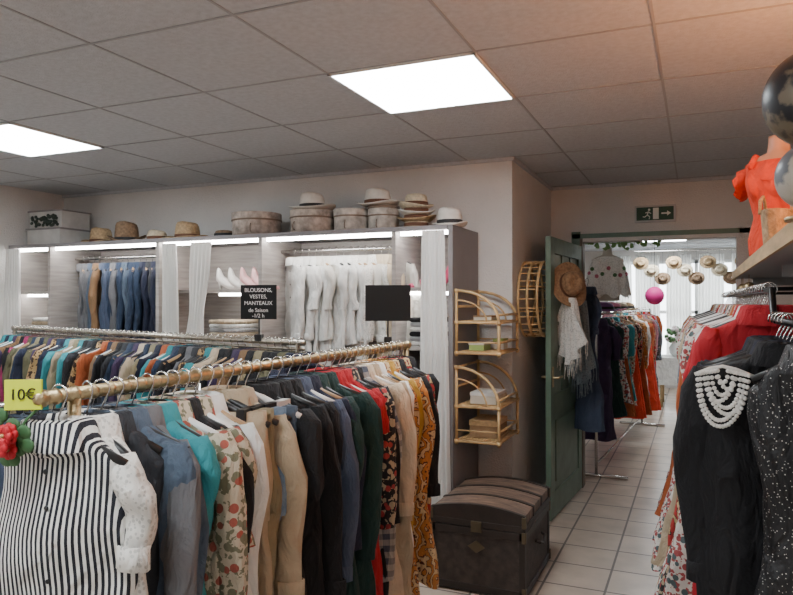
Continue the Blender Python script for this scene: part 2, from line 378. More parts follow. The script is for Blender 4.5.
def stack(name,x,y,z,n,cols,w=.26,d=.3):
    mb=MB()
    for i in range(n):
        ox=R.uniform(-.008,.008); h=.032
        z0=z+i*h; rs=[]
        for k in range(7):
            a=pi*k/6-pi/2; zz=z0+h/2+math.sin(a)*h*.49; e=math.cos(a)*.012
            rs.append([(x+ox+sx*(w/2+e-.012),y+sy*(d/2+e-.012),zz) for sx,sy in((-1,-1),(1,-1),(1,1),(-1,1))])
        mb.rings(rs,i%len(cols),True,True)
    mb.obj(name,cols,wu,(x,y,z))
stack('folded_clothes',-3.3,4.43,1.312,5,[C['white'],C['cream'],C['lgrey']]); stack('folded_clothes',-1.64,4.43,1.312,6,[C['white'],C['lgrey'],C['black']],.24)
stack('folded_clothes',-5.22,4.43,1.312,5,[C['white'],C['beige']]); stack('folded_clothes',-1.64,4.43,.912,6,[C['beige'],C['white'],C['pink']],.24)
def drape(name,x,y,zt,zb,wt,wb,m,k=7,amp=.018,lean=0,yaw=0,parent=None,pinch=None,fringe=0):
    mb=MB(); nx=56; nz=26; vs=[];fs=[]; ph=R.uniform(0,6)
    for side in(0,1):
        for i in range(nz+1):
            t=i/nz; z=zt+(zb-zt)*t; w=wt+(wb-wt)*t
            if pinch: w*=1-pinch[1]*math.exp(-((t-pinch[0])/.12)**2)
            for j in range(nx+1):
                s=j/nx-.5
                px=s*w+lean*t+.004*math.sin(9*t+ph); py=amp*math.sin(s*2*pi*k+ph+.6*math.sin(4*t))*(.5+.5*t)+.006*math.sin(s*31+t*5)+side*.003
                zz=z+.006*math.sin(s*17)*t
                if fringe: zz+=fringe*t*(abs(s)*2)**1.5
                vs.append((px*math.cos(yaw)-py*math.sin(yaw),px*math.sin(yaw)+py*math.cos(yaw),zz))
    o=(nz+1)*(nx+1)
    for sd in(0,o):
        for i in range(nz):
            for j in range(nx):
                q=sd+i*(nx+1)+j; fs.append((q,q+1,q+nx+2,q+nx+1))
    mb.add(vs,fs,0)
    if fringe:
        for j in range(0,nx+1,2):
            p=vs[nz*(nx+1)+j]; mb.tube([p,(p[0]+R.uniform(-.006,.006),p[1],p[2]-.05),(p[0]+R.uniform(-.01,.01),p[1],p[2]-.11)],.0025,4,0)
    return mb.obj(name,[m],parent,(x,y,0),local=True)
def sheerm(name,col,tr):
    m,nt,b=newmat(name); b.inputs['Base Color'].default_value=(*col,1); b.inputs['Roughness'].default_value=.8
    t=N(nt,'ShaderNodeBsdfTranslucent'); t.inputs[0].default_value=(*col,1); mx=N(nt,'ShaderNodeMixShader'); mx.inputs[0].default_value=tr
    o=nt.nodes['Material Output']; nt.links.new(b.outputs[0],mx.inputs[1]); nt.links.new(t.outputs[0],mx.inputs[2]); nt.links.new(mx.outputs[0],o.inputs[0]); return m
sheer=sheerm('sheer_white',(.88,.87,.85),.3); netm=sheerm('net_white',(.9,.9,.88),.6)
drape('white_curtain',-5.36,4.10,2.06,.9,.14,.24,sheer,5)
drape('white_curtain',-3.66,4.10,2.05,.6,.12,.17,sheer,5,lean=.05)
drape('white_curtain',-3.36,4.10,2.05,.6,.18,.18,sheer,5,lean=-.12,pinch=(.35,.3))
drape('white_curtain',-1.53,4.10,2.06,.02,.15,.25,sheer,7,lean=0)
# ------------------------------------------------------------------ HATS & BOXES on top
def hat(name,x,y,z,rb,rc,h,m,bm,curl=.02,dent=True,sq=.88,rot=0,rotv=None):
    mb=MB(); ph=x*7
    def wv(a,r,zz):
        e=0
        if r>rc*1.02: e+=(curl*abs(math.cos(a))**2+.004*(1+math.sin(3*a+ph)))*((r-rc)/(rb-rc))
        return e
    prof=[(rc*.98,0),(rc*1.2,-.0),(rb*.97,0),(rb,.004),(rb*.97,.008),(rc*1.3,.01),(rc*1.03,.014),(rc,.03),(rc*.99,.03)]
    mb.lathe(prof,36,0,sy=sq,wave=wv)
    top=[(rc*.99,.03),(rc*.96,h*.5),(rc*.9,h*.82),(rc*.8,h*.95),(rc*.6,h),(rc*.4,h*(.93 if dent else 1.01)),(rc*.2,h*(.86 if dent else 1.02)),(.002,h*(.84 if dent else 1.02))]
    def wt(a,r,zz):
        if not dent or zz<h*.6: return 0
        return -.018*max(0,math.cos(a))*(r/rc)
    mb.lathe(top,36,0,sy=sq,wave=wt)
    mb.lathe([(rc*1.005,.012),(rc*1.02,.013),(rc*1.01,.045),(rc*.985,.046)],36,1,sy=sq)
    return mb.obj(name,[m,bm],None,(x,y,z),rot,local=True,rotv=rotv)
S=2.102
boxprint=mat('hatbox_print',(.42,.35,.30),.7,0,.1,30,.45,22); boxprint2=mat('hatbox_pale',(.5,.45,.40),.7,0,.1,30,.4,18); boxrim=mat('hatbox_rim',(.2,.14,.1),.6)
def hatbox(name,x,y,z,r,h,m,sq=1):
    mb=MB(); mb.lathe([(r*.97,0),(r*.97,h*.72)],36,0,sy=sq,capa=True); mb.lathe([(r,h*.68),(r,h-.006),(r*.985,h),(.002,h)],36,0,sy=sq)
    mb.lathe([(r*.975,h*.66),(r*1.008,h*.665),(r*1.008,h*.72),(r,h*.725)],36,1,sy=sq); mb.lathe([(r*.972,0),(r*.985,0),(r*.985,.012),(r*.97,.013)],36,1,sy=sq)
    mb.tube([(r*.99,0,h*.5),(r*1.08,0,h*.35),(r*1.08,0,h*.2),(r*.97,0,h*.15)],.004,6,1)
    mb.obj(name,[m,boxrim],None,(x,y,z),-pi/2+R.uniform(-.4,.4),local=True)
hatbox('hat_box',-3.09,4.42,S,.19,.18,boxprint); hatbox('hat_box',-2.60,4.42,S,.165,.175,boxprint); hatbox('hat_box',-2.285,4.44,S,.13,.17,boxprint2); hatbox('hat_box',-2.03,4.44,S,.112,.16,boxprint2)
hat('fedora_hat',-2.60,4.42,S+.18,.18,.098,.135,felt,bandk,.03)
hat('brown_band_fedora_hat',-2.075,4.44,S+.182,.17,.098,.13,felt,bandb,.03)  # second felt fedora, with a brown band
mb=MB(); mb.lathe([(.115,.162),(.115,.18),(.002,.181)],30,0,c=(-2.03,4.44,S)); mb.obj('hat_box_lid',[boxrim])
hat('sun_hat',-1.765,4.40,S,.137,.085,.10,strawl,bandb,.01,False)
for i,m in enumerate((straw,felt,strawl)):
    hat('sun_hat',-1.765,4.40,S+.055+i*.045,.14-.006*i,.085,.10,m,bandb,.035,i==9,rot=i*.5)
hat('end_fedora_hat',-1.495,4.32,S,.12,.085,.13,felt,bandk,.02)  # another felt fedora, at the right end of the unit top
hat('straw_hat',-4.72,4.45,S,.17,.10,.15,straw,bandb,.04); hat('cowboy_hat',-4.38,4.40,S,.155,.10,.18,strawd,bandk,.06,rot=.5)
hat('child_straw_hat',-4.07,4.42,S,.12,.085,.1,strawl,bandb,.02); hat('brown_straw_hat',-3.74,4.40,S,.18,.105,.15,straw,bandb,.03)
hat('flat_hat',-3.42,4.45,S,.11,.08,.07,strawd,bandk,.01,False)
mb=MB(); mb.box(-5.44,-5.04,4.3,4.62,S,S+.14,0); mb.box(-5.45,-5.03,4.29,4.63,S+.14,S+.155,1); mb.box(-5.44,-5.04,4.32,4.62,S+.155,S+.30,0); mb.box(-5.45,-5.03,4.31,4.63,S+.30,S+.312,1)
for i in range(60):
    x=R.uniform(-5.4,-5.08); z=S+.22+R.uniform(-.045,.045)
    mb.sphere((x,4.31,z),.014,6,2,sx=1.4,sy=.5)
mb.obj('decorated_storage_box',[mat('box_white',(.52,.51,.49),.6,0,.1,20,.15,8),lamd,mat('dark_leaves',(.03,.045,.035),.7)],at=(-5.24,4.46,S))
# ------------------------------------------------------------------ RACKS
def postpair(mb,p,q,z,m=0,foot=.28):
    d=Vector((q[0]-p[0],q[1]-p[1],0)).normalized(); nrm=Vector((-d.y,d.x,0))
    for e in(Vector((p[0],p[1],0)),Vector((q[0],q[1],0))):
        mb.tube([e+Vector((0,0,.03)),e+Vector((0,0,z))],.014,10,m)
        mb.tube([e+nrm*foot+Vector((0,0,.018)),e-nrm*foot+Vector((0,0,.018))],.016,10,m)
    a=Vector((p[0],p[1],.12)); b2=Vector((q[0],q[1],.12)); mb.tube([a,b2],.01,8,m)
fr=empty('clothing_rack')
mb=MB(); zR=1.4
mb.tube([(-1.26,1.03,zR),(-1.26,3.03,zR)],.015,12)
for y in(1.03,3.03): mb.sphere((-1.26,y,zR),.020,12)
for i in range(39): 
    y=1.06+i*.05; mb.lathe([(.0152,0),(.018,.003),(.018,.008),(.0152,.011)],12,0,M=Matrix.Translation((-1.26,y,zR))@Matrix.Rotation(-pi/2,4,'X'))
postpair(mb,(-1.26,1.115),(-1.26,3.01),zR)
mb.obj('brass_rail_frame',[brass],fr)
spec=[
 (1.15,'shirt','lace',.185,.6,.22,.028,black),(1.19,'shirt','charcoal',.165,.6,.0,.024,black),
 (1.235,'coat','denimg',.21,.7,.55,.034,black),(1.285,'shirt','grey',.19,.7,.5,.026,black),(1.335,'shirt','teal',.205,.62,.22,.03,black),
 (1.385,'shirt','floral',.2,.7,.5,.026,whitep),(1.425,'shirt','black',.19,.6,.3,.024,black),(1.47,'shirt','floral',.2,.7,.3,.026,whitep),(1.515,'shirt','white',.2,.55,.5,.026,woodh),
 (1.565,'trousers','beige',.2,.95,0,.03,black),(1.61,'trousers','khaki',.2,1.0,0,.03,black),(1.655,'shirt','beige',.195,.8,.5,.026,whitep),(1.70,'trousers','jeans',.2,1.0,0,.03,black),(1.745,'trousers','denimg',.2,1.0,0,.03,whitep),
 (1.80,'dress','black',.21,1.1,.25,.032,black),(1.86,'coat','black',.21,.95,.58,.034,black),(1.92,'shirt','black',.2,.9,.3,.03,black),
 (1.98,'coat','slate',.205,.98,.58,.032,whitep),(2.04,'shirt','navy',.2,.95,.5,.028,woodh),
 (2.10,'dress','green',.2,1.1,.3,.03,black),(2.16,'coat','green',.205,1.0,.56,.03,black),
 (2.22,'dress','red',.19,1.1,.25,.03,whitep),(2.275,'shirt','red',.19,.9,.3,.028,black),
 (2.33,'dress','floralk',.2,1.1,.5,.03,black),(2.375,'shirt','black',.19,.85,.5,.028,black),(2.42,'shirt','plaid',.19,.8,.5,.026,black),
 (2.47,'dress','cream',.2,1.05,.5,.03,whitep),(2.53,'coat','beige',.2,1.0,.55,.03,woodh),(2.58,'shirt','white',.19,.8,.5,.026,black),
 (2.63,'dress','paisley',.19,1.05,.52,.03,black),(2.68,'shirt','yellow',.19,.85,.5,.026,whitep),(2.73,'dress','paisley',.2,.9,.55,.032,black),(2.79,'shirt','black',.19,.8,.5,.03,black),
 (2.85,'shirt','paisleyr',.19,.7,.5,.03,black),(2.92,'shirt','black',.19,.5,.3,.028,black)]
for s in spec:
    hang(fr,(-1.26,s[0],zR),R.uniform(-.24,.24),s[1],s[2],s[3],s[4],s[5],s[6],s[7])
hang(fr,(-1.26,1.075,zR),.12,'tank','stripes',.185,.65,0,.045,black,False,1.01).name='striped_blouse_on_hanger'
rr=empty('clothing_rack')
A=(-4.64,3.55,1.412); B=(-1.75,2.90,1.405)
mb=MB(); mb.tube([A,B],.014,12); mb.tube([(A[0],A[1],A[2]-.03),(B[0],B[1],B[2]-.03)],.008,10)
dv=(Vector(B)-Vector(A)).normalized()
for i in range(56):
    p=Vector(A)+dv*(.03+i*.052); mb.sphere(p+Vector((0,0,.010)),.010,8)
postpair(mb,(-4.60,3.54),(-1.79,2.91),1.4)
mb.obj('chrome_rail_frame',[mat('dull_chrome',(.45,.41,.34),.3,1,.2,80,.2,20)],rr)
pal=['charcoal','navy','beige','grey','rust','denim','black','black','black','olive','brown','brown','denimg','leo','slate','black','purple','khaki','floralb','denim','cream','camel','batik','charcoal','magenta','teal','black','navy','charcoal','lgrey']
specs=[('shirt',R.choice(pal),R.uniform(.18,.22),R.uniform(.65,.9),.5,.026) for _ in range(54)]
row(rr,A,B,specs,math.atan2(dv.y,dv.x)-pi/2,.26,[black,black,whitep,woodh])
mr_=empty('clothing_rack')
A2=(-2.42,1.55,1.22); B2=(-2.16,2.62,1.22)
mb=MB(); mb.tube([A2,B2],.013,10); postpair(mb,A2,B2,1.22); mb.obj('chrome_rail_frame',[chrome],mr_)
d2=(Vector(B2)-Vector(A2)).normalized()
specs=[('shirt',R.choice(['grey','charcoal','batik','denimg','black','floralb','slate','black','plaid','charcoal','navy']),R.uniform(.19,.22),R.uniform(.65,.85),.5,.026) for _ in range(20)]
row(mr_,A2,B2,specs,math.atan2(d2.y,d2.x)-pi/2,.15,[black,whitep,black])
def sign(name,c,w,h,yaw,clipz,m,tx=None,tm=None,ts=.03):
    e=empty(name); M=Matrix.Translation(c)@Matrix.Rotation(yaw,4,'Z')
    mb=MB(); mb.box(-w/2,w/2,-.004,.004,-h/2,h/2,0,M); mb.tube([(0,.007,-h/2+.04),(0,.007,clipz-c[2]+.0)],.004,8,1,M=M)
    if clipz>c[2]-h/2-.2 and clipz<c[2]-h/2+.0: mb.box(-.018,.018,-.012,.026,clipz-c[2]-.015,clipz-c[2]+.02,1,M)
    mb.obj('board',[m,black],e)
    if tx:
        for i,(s,dz) in enumerate(tx):
            p=M@Vector((0,-.0055,dz)); text('lettering_%d'%i,s,p,(pi/2,0,yaw),ts,tm,e)
chalk=mat('chalkboard',(.006,.007,.008),.8); chalkt=mat('chalk_white',(.8,.8,.8),.8); yel=mat('yellow_card',(.75,.85,.02),.6)
sign('chalkboard_sign',(-2.05,2.95,1.605),.19,.175,.24,1.42,chalk,[('BLOUSONS,',.06),('VESTES,',.027),('MANTEAUX',-.006),('de Saison',-.042),('-1/2 h',-.07)],chalkt,.028)
sign('blank_price_sign',(-1.34,2.98,1.60),.215,.17,.42,1.42,chalk)
sign('yellow_price_sign',(-1.280,1.005,1.41),.072,.062,.55,1.385,yel,[('10€',0)],black,.032)
mb=MB()
for i in range(9):
    c=Vector((-1.295+R.uniform(-.045,.025),.972+R.uniform(-.015,.015),1.325+R.uniform(-.035,.03)))
    for k in range(7):
        a=k*2*pi/7; mb.sphere(c+Vector((.013*math.cos(a),-.004,.013*math.sin(a))),.010,8,0,sy=.6)
    mb.sphere(c+Vector((0,-.008,0)),.005,8,1)
for i in range(12):
    c=(-1.29+R.uniform(-.06,.04),.99,1.32+R.uniform(-.06,.05)); mb.sphere(c,.016,8,2,sx=1.4,sy=.3)
mb.tube([(-1.26,1.03,1.385),(-1.265,1.0,1.36),(-1.28,.99,1.33)],.003,6,2)
mb.obj('red_flower_garland',[mat('petal_red',(.5,.008,.02),.6),mat('petal_core',(.6,.35,.15),.7),mat('leaf_green',(.04,.12,.04),.6)],fr)
# ------------------------------------------------------------------ TRUNK
tw=mat('trunk_canvas',(.04,.028,.023),.6,0,.3,60,.45,25); tl=mat('trunk_leather',(.022,.014,.011),.5,0,.2,40,.2,20)
tsl=mat('trunk_wood_top',(.17,.11,.08),.5,0,.3,25,.6,10,stretch=(1,5,1)); tmet=mat('trunk_metal',(.15,.12,.08),.5,1)
mb=MB(); x0,x1,y0,y1=-1.38,-.85,3.67,4.33
mb.box(x0,x1,y0,y1,.025,.36,0)
nn=13
def dome(x): t=(x-(x0+x1)/2)/((x1-x0)/2); return .45+.035*(1-t*t)
ring=lambda y,e:[(x0-e,y,.365),(x1+e,y,.365)]+[(x1+e-(x1-x0+2*e)*k/(nn-1),y,dome(x1-(x1-x0)*k/(nn-1))+e) for k in range(nn)]
mb.rings([ring(y0,0),ring(y1,0)],1,True,True,smooth=False)
for k in range(4):
    ya=y0+.01+k*(y1-y0-.02)/3-.014; mb.rings([ring(ya,.005),ring(ya+.028,.005)],2,True,True,smooth=False)
for x in(x0-.005,x1-.028): mb.box(x,x+.033,y0-.007,y0+.03,.01,.365,2); mb.box(x,x+.033,y1-.03,y1+.007,.01,.365,2)
for z0,z1 in((.01,.05),(.32,.362),(.366,.40)):
    mb.box(x0-.007,x1+.007,y0-.007,y0+.004,z0,z1,2); mb.box(x1-.003,x1+.008,y0-.007,y1+.007,z0,z1,2)
for x,y in((x0,y0),(x1,y0),(x1,y1),(x0,y1)):
    for z in(.04,.34,.42):
        mb.box(x-.012,x+.012,y-.012,y+.012,z-.03,z+.03,3); 
cx=(x0+x1)/2
M=Matrix.Translation((cx,y0-.006,.26))
mb.add([(-.05,0,0),(0,0,.035),(.05,0,0),(0,0,-.035),(-.05,-.005,0),(0,-.005,.035),(.05,-.005,0),(0,-.005,-.035)],[(4,5,6,7),(0,1,5,4),(1,2,6,5),(2,3,7,6),(3,0,4,7)],3,False,M)
mb.box(cx-.03,cx+.03,y0-.014,y0,.34,.40,3)
mb.tube([(x1+.006,3.92,.25),(x1+.03,3.93,.24),(x1+.035,4.0,.215),(x1+.03,4.07,.24),(x1+.006,4.08,.25)],.009,8,2)
for x in(x0+.03,x1-.03):
    for y in(y0+.03,y1-.03): mb.box(x-.02,x+.02,y-.02,y+.02,0,.026,2)
mb.obj('steamer_trunk',[tw,tsl,tl,tmet],at=(cx,4,0),bevel=.003)
# ------------------------------------------------------------------ BAMBOO WALL SHELVES
def bshelf(zb,zm,zt,obj):
    mb=MB(); X0,X1,Y0,Y1=-1.408,-1.13,4.20,4.68
    for y in(Y0,Y1):
        mb.tube([(X0,y,zb-.02),(X0,y,zt)],.010,8); mb.tube([(X1,y,zb-.02),(X1,y,zm)],.010,8)
        mb.tube([(X0+(X1-X0)*math.sin(a),y,zm+(zt-zm)*math.cos(a)) for a in [pi/2*k/8 for k in range(9)]],.010,8)
        mb.tube([(X0+(X1-X0)*.72*math.sin(a),y,zm+(zt-zm)*.7*math.cos(a)) for a in [pi/2*k/8 for k in range(9)]],.006,6)
        for z in(zb,zm): mb.tube([(X0,y,z),(X1,y,z)],.009,8)
        mb.tube([(X0,y,zb+.07),(X1,y,zb+.07)],.005,6)
    for x,z in((X0,zt),(X0,zb),(X0,zm),(X1,zm),(X1,zb),(X1,zb+.07),(X1,zm+.05),(X0,(zm+zt)/2)): mb.tube([(x,Y0,z),(x,Y1,z)],.008,8)
    for z in(zb,zm):
        for k in range(13):
            x=X0+(X1-X0)*(k+.5)/13; mb.tube([(x,Y0,z+.006),(x,Y1,z+.006)],.006,6)
    for y in(Y0,Y1):
        for x,z in((X0,zb),(X1,zb),(X1,zm),(X0,zm),(X0,zt)): mb.lathe([(.014,-.012),(.016,0),(.014,.012)],10,0,c=(x,y,z),capa=True,capb=True)
    return mb.obj('bamboo_wall_shelf',[bamboo],at=(X0,4.44,zb))
bshelf(1.28,1.475,1.68,0); bshelf(.72,.94,1.19,0)
def cardbox(name,x,y,z,w,d,h,m,m2):
    mb=MB(); mb.box(x-w/2,x+w/2,y-d/2,y+d/2,z,z+h*.7,0); mb.box(x-w/2-.003,x+w/2+.003,y-d/2-.003,y+d/2+.003,z+h*.7,z+h,1); mb.obj(name,[m,m2],at=(x,y,z),bevel=.002)
paper=mat('paper_cream',(.62,.57,.48),.7); kraft=mat('kraft',(.3,.19,.1),.8,0,.3,60,.2,20); greeny=mat('soap_green',(.3,.4,.12),.5)
cardbox('gift_box',-1.25,4.38,.954,.17,.24,.075,paper,whitep); cardbox('gift_box',-1.26,4.42,.734,.18,.26,.11,kraft,wood)
cardbox('soap_box',-1.30,4.36,1.294,.1,.16,.05,greeny,paper); cardbox('soap_box',-1.20,4.5,1.294,.07,.1,.07,paper,greeny); cardbox('soap_box',-1.26,4.38,1.489,.12,.2,.03,paper,kraft)
mb=MB(); cy,cz,r=5.12,1.63,.275
for x in(-1.165,-1.10,-1.03):
    mb.tube([(x,cy+r*math.cos(a),cz+r*math.sin(a)) for a in [2*pi*k/32 for k in range(32)]],.010,8,0,True)
for k in range(26):
    a=2*pi*k/26; mb.tube([(-1.17,cy+r*math.cos(a),cz+r*math.sin(a)),(-1.025,cy+r*math.cos(a),cz+r*math.sin(a))],.005,6)
for z in(-.09,.09):
    yy=math.sqrt(r*r-z*z)
    for x in(-1.16,-1.12,-1.08,-1.04): mb.tube([(x,cy-yy,cz+z),(x,cy+yy,cz+z)],.006,6)
mb.obj('round_bamboo_wall_rack',[bamboo],at=(-1.17,cy,cz))
# ------------------------------------------------------------------ DOOR
dr=empty('door_1')
W=1.04; H=2.09
Md=Matrix.Translation((-.93,6.11,0))@Matrix.Rotation(math.radians(-93.6),4,'Z')
mb=MB()
def db(a,b_,z0,z1,t,mi=0,c=0): mb.box(a,b_,c-t,c+t,z0,z1,mi,Md)
db(0,.11,.01,H,.02); db(W-.11,W,.01,H,.02); db(.11,W-.11,H-.12,H,.02); db(.11,W-.11,.01,.2,.02); db(.11,W-.11,.78,.92,.02)
db(.11,W-.11,.2,.78,.008); db(.17,W-.17,.26,.72,.016)
db(.11,W-.11,.92,H-.12,.003,1)
for k in(1,2): x=.11+(W-.22)*k/3; db(x-.012,x+.012,.92,H-.12,.014)
for k in(1,2,3): z=.92+(H-1.04)*k/4; db(.11,W-.11,z-.012,z+.012,.014)
for s in(-1,1):
    mb.tube([(W-.055,s*.02,1.05),(W-.055,s*.06,1.05),(W-.17,s*.062,1.05)],.009,8,2,M=Md); mb.box(W-.075,W-.035,s*.021-.003,s*.021+.003,.98,1.13,2,Md)
mb.obj('door_leaf',[greenp,glassm,brass],dr,bevel=.003)
mb=MB()
jamb=mat('jamb_brown',(.16,.12,.09),.6)
mb.box(-.93,-.905,6.13,6.26,0,2.16,0); mb.box(.295,.32,6.13,6.26,0,2.16,2); mb.box(-.905,.295,6.13,6.26,2.13,2.16,2)
mb.box(-1.0,-.925,6.135,6.15,0,2.22,1); mb.box(.315,.39,6.135,6.15,0,2.22,2); mb.box(-1.0,.39,6.135,6.15,2.16,2.20,1)
mb.obj('door_frame',[jamb,greenp,wallw],dr)
mb=MB(); mb.box(-.475,-.155,6.115,6.15,2.275,2.415,0); mb.box(-.46,-.17,6.112,6.116,2.29,2.40,1)
g=lambda x0,x1,z0,z1: mb.box(x0,x1,6.109,6.113,z0,z1,2)
mb.sphere((-.36,6.11,2.378),.010,10,2,sy=.3)
for a,b_ in (((-.365,2.365),(-.375,2.335)),((-.375,2.335),(-.355,2.32)),((-.355,2.32),(-.36,2.30)),((-.375,2.335),(-.395,2.318)),((-.395,2.318),(-.41,2.322)),((-.365,2.36),(-.345,2.345)),((-.366,2.36),(-.39,2.352))):
    mb.tube([(a[0],6.111,a[1]),(b_[0],6.111,b_[1])],.0045,6,2)
g(-.33,-.285,2.298,2.392); g(-.265,-.215,2.338,2.350); mb.add([(-.22,6.110,2.365),(-.22,6.110,2.323),(-.19,6.110,2.344)],[(0,1,2)],2,False)
mb.obj('emergency_exit_sign',[mat('sign_case',(.5,.5,.5),.5),mat('sign_green',(.004,.055,.028),.5),mat('sign_white',(.75,.8,.76),.5)],at=(-.315,6.13,2.345))
hook=MB(); hook.tube([(-.955,5.30,1.70),(-.90,5.28,1.70),(-.89,5.27,1.72)],.005,6); hook.tube([(-.935,5.95,1.75),(-.86,5.95,1.75),(-.86,5.95,1.78)],.005,6); hook.obj('coat_hooks',[brass],dr)
h=hat('straw_hat_on_door',0,0,0,.175,.095,.11,mat('straw_brown',(.33,.19,.10),.8,0,.9,130,.3,50),bandb,.03,rotv=(0,math.radians(76),math.radians(-48))); h.location=(-.885,5.27,1.73); h.parent=dr
drape('lace_shawl',-.87,5.24,1.64,1.14,.12,.42,C['lace'],5,.03,yaw=-.85,parent=dr,fringe=.2)
drape('grey_fringed_shawl',-.85,5.62,1.62,.95,.12,.30,C['bluegrey'],5,.03,yaw=-.8,parent=dr,fringe=.15)
hang(dr,(-.83,5.86,1.78),-.75,'dress','slate',.13,1.15,.3,.035,woodh,hemf=1.5)
# ------------------------------------------------------------------ RIGHT SIDE
grey=mat('shelf_grey',(.42,.41,.42),.5)
ws=empty('wall_display_shelf')
mb=MB(); mb.box(.205,.8,1.3,4.6,1.745,1.78,0); mb.box(.195,.205,1.3,4.6,1.74,1.785,1)
for y in(1.5,3.0,4.5): mb.box(.3,.8,y-.012,y+.012,1.70,1.745,0); mb.box(.775,.8,y-.012,y+.012,1.4,1.745,0)
mb.obj('board_and_brackets',[grey,wood],ws)
rk=empty('clothing_rack')
ZL,ZH=1.55,1.64
mb=MB(); mb.tube([(.22,1.8,ZL),(.21,2.3,ZL),(.21,2.34,ZL+.03),(.21,2.36,ZH-.03),(.21,2.38,ZH),(.16,4.75,ZH)],.010,10)
for y,x,z in((1.81,.22,ZL),(3.3,.19,ZH),(4.74,.16,ZH)): mb.tube([(x,y,z),(x+.05,y,z+.02),(.8,y,z+.02)],.009,8)
mb.obj('chrome_rail',[black],rk)
rs=[(1.86,'dress','dots',.16,1.15,0,.04),(1.98,'coat','black',.235,1.1,.55,.035),(2.05,'dress','navy',.215,1.2,.3,.035),(2.12,'shirt','black',.22,1.1,.5,.035),(2.19,'dress','black',.21,1.2,.3,.035),(2.26,'dress','navy',.2,1.1,.5,.035),
 (2.42,'coat','red',.195,1.1,.58,.04),(2.50,'dress','red',.19,1.1,.5,.035),(2.57,'shirt','white',.19,.7,.3,.03),(2.64,'coat','red',.19,.9,.5,.03)]
seq=['floralw','rust','floralk','floralw','batik','paisleyr','floralw','pink','beige','floralw','red','paisleyr','floralw','lace','floral','floral','rust','floralk','floralw']
rs+=[(2.72+i*.108,'dress',c,.215,1.25,.4,.034) for i,c in enumerate(seq)]
for y,k_,c_,w_,L_,s_,t_ in rs:
    t=(y-1.8)/2.95; x=.22-.06*t+(.05 if c_=='dots' else 0)
    hang(rk,(x,y,ZL if y<2.35 else ZH),R.uniform(-.15,.12),k_,c_,w_,L_,s_,t_,black if y<2.5 else R.choice([black,whitep]),True,1,0,1.7 if y>2.7 else None)
mb=MB()
for q in range(8):
    hw=.012+.0065*q; dl=.03+.0155*q; nb=int(pi*math.sqrt((hw*hw+dl*dl)/2)/.0115)
    for k in range(nb+1):
        a=pi*k/nb
        mb.sphere((.0+hw*math.cos(a)+.012*math.sin(a)*math.sin(q*1.7),1.915-.0015*q+R.uniform(-.002,.002),1.43-dl*math.sin(a)-.01*(1-math.sin(a))*q/8),.0056,8,0)
mb.tube([(-.065,1.92,1.418),(-.03,1.925,1.434),(.0,1.93,1.44),(.03,1.925,1.434),(.07,1.92,1.418)],.005,6,0)
mb.obj('pearl_necklace',[mat('pearl',(.8,.78,.74),.2)],rk,at=(-.03,0,0)).location=(.03,0,0)
mb=MB()
for x,y in((.24,3.85),(.23,4.15),(.24,4.45)):
    mb.tube([(x,y,1.742),(x,y,1.70)],.002,5); mb.sphere((x,y,1.675),.03,14); mb.lathe([(.012,-.045),(.02,-.04),(.012,-.03)],10,0,c=(x,y,1.67))
mb.obj('hanging_brass_ornaments',[brass],ws)
bu=empty('dress_form_bust')
skin=mat('mannequin_skin',(.55,.3,.2),.45)
def torso(mb,cx,cy,z0,sc,mi,yaw,grow=0,zr=(0,1),wav=0):
    tab=[(0,.13,.10),(.08,.135,.105),(.2,.105,.085),(.32,.13,.12),(.38,.145,.125),(.44,.15,.10),(.48,.15,.075),(.505,.10,.06),(.52,.055,.05),(.57,.047,.047),(.60,.047,.047)]
    rs=[]; K=30
    for i in range(K+1):
        d=zr[0]*.6+(zr[1]-zr[0])*.6*i/K; a,b_=lerp(tab,d); r=[]
        for j in range(40):
            t=2*pi*j/40; c,s=math.cos(t),math.sin(t); a2=a+grow; b2=b_+grow
            bx=0
            if s<0 and .26<d<.44: bx=-.035*math.sin(pi*(d-.26)/.18)*math.exp(-((abs(c)-.55)/.3)**2)
            w=wav*math.sin(9*t+d*8)*(.3+d)
            r.append(((a2+w)*c*sc,((b2+w)*s+bx)*sc,d*sc))
        rs.append(r)
    M=Matrix.Translation((cx,cy,z0))@Matrix.Rotation(yaw,4,'Z'); mb.rings(rs,mi,True,True,M)
    return M
bz=1.78
mb=MB(); torso(mb,.31,3.2,bz+.02,.80,0,-.5); mb.lathe([(.10,0),(.10,.012),(.03,.02)],24,1,c=(.31,3.2,bz),capa=True,capb=True); mb.obj('bust_body',[skin,black],bu)
mb=MB(); M=torso(mb,.31,3.2,bz+.015,.80,0,-.5,.012,(0,.80),.004)
for s in(-1,1):
    mb.tube([M@Vector((s*.085*.9,-.085,.36)),M@Vector((s*.08,-.03,.41)),M@Vector((s*.08,.03,.40)),M@Vector((s*.08,.07,.36))],.012,8,0)
    rsv=[]
    for i in range(6):
        t=i/5; rsv.append([M@Vector((s*(.105+.05*t+.008*t*math.sin(j*2.1)),(.045+.02*t)*math.sin(2*pi*j/20),.34-.04*t+(.04+.025*t)*math.cos(2*pi*j/20))) for j in range(20)])
    mb.rings(rsv,0)
rf=[]
for i in range(4):
    t=i/3; rf.append([M@Vector(((.075+.02*t)*math.cos(2*pi*j/60),-.005+(.07+.035*t+.006*math.sin(j*1.6)*t)*math.sin(2*pi*j/60)-.01,.375-.045*t+(.02 if math.sin(2*pi*j/60)>0 else -.035))) for j in range(60)])
mb.rings(rf,0)
mb.obj('coral_ruffle_top',[C['orange']],bu)
mb=MB(); n=40; rs_=[]
for i in range(10):
    t=i/9; rs_.append([((.10+.03*t+.004*math.sin(j*1.8))*math.cos(2*pi*j/n),(.045+.01*t)*math.sin(2*pi*j/n),.15*t) for j in range(n)])
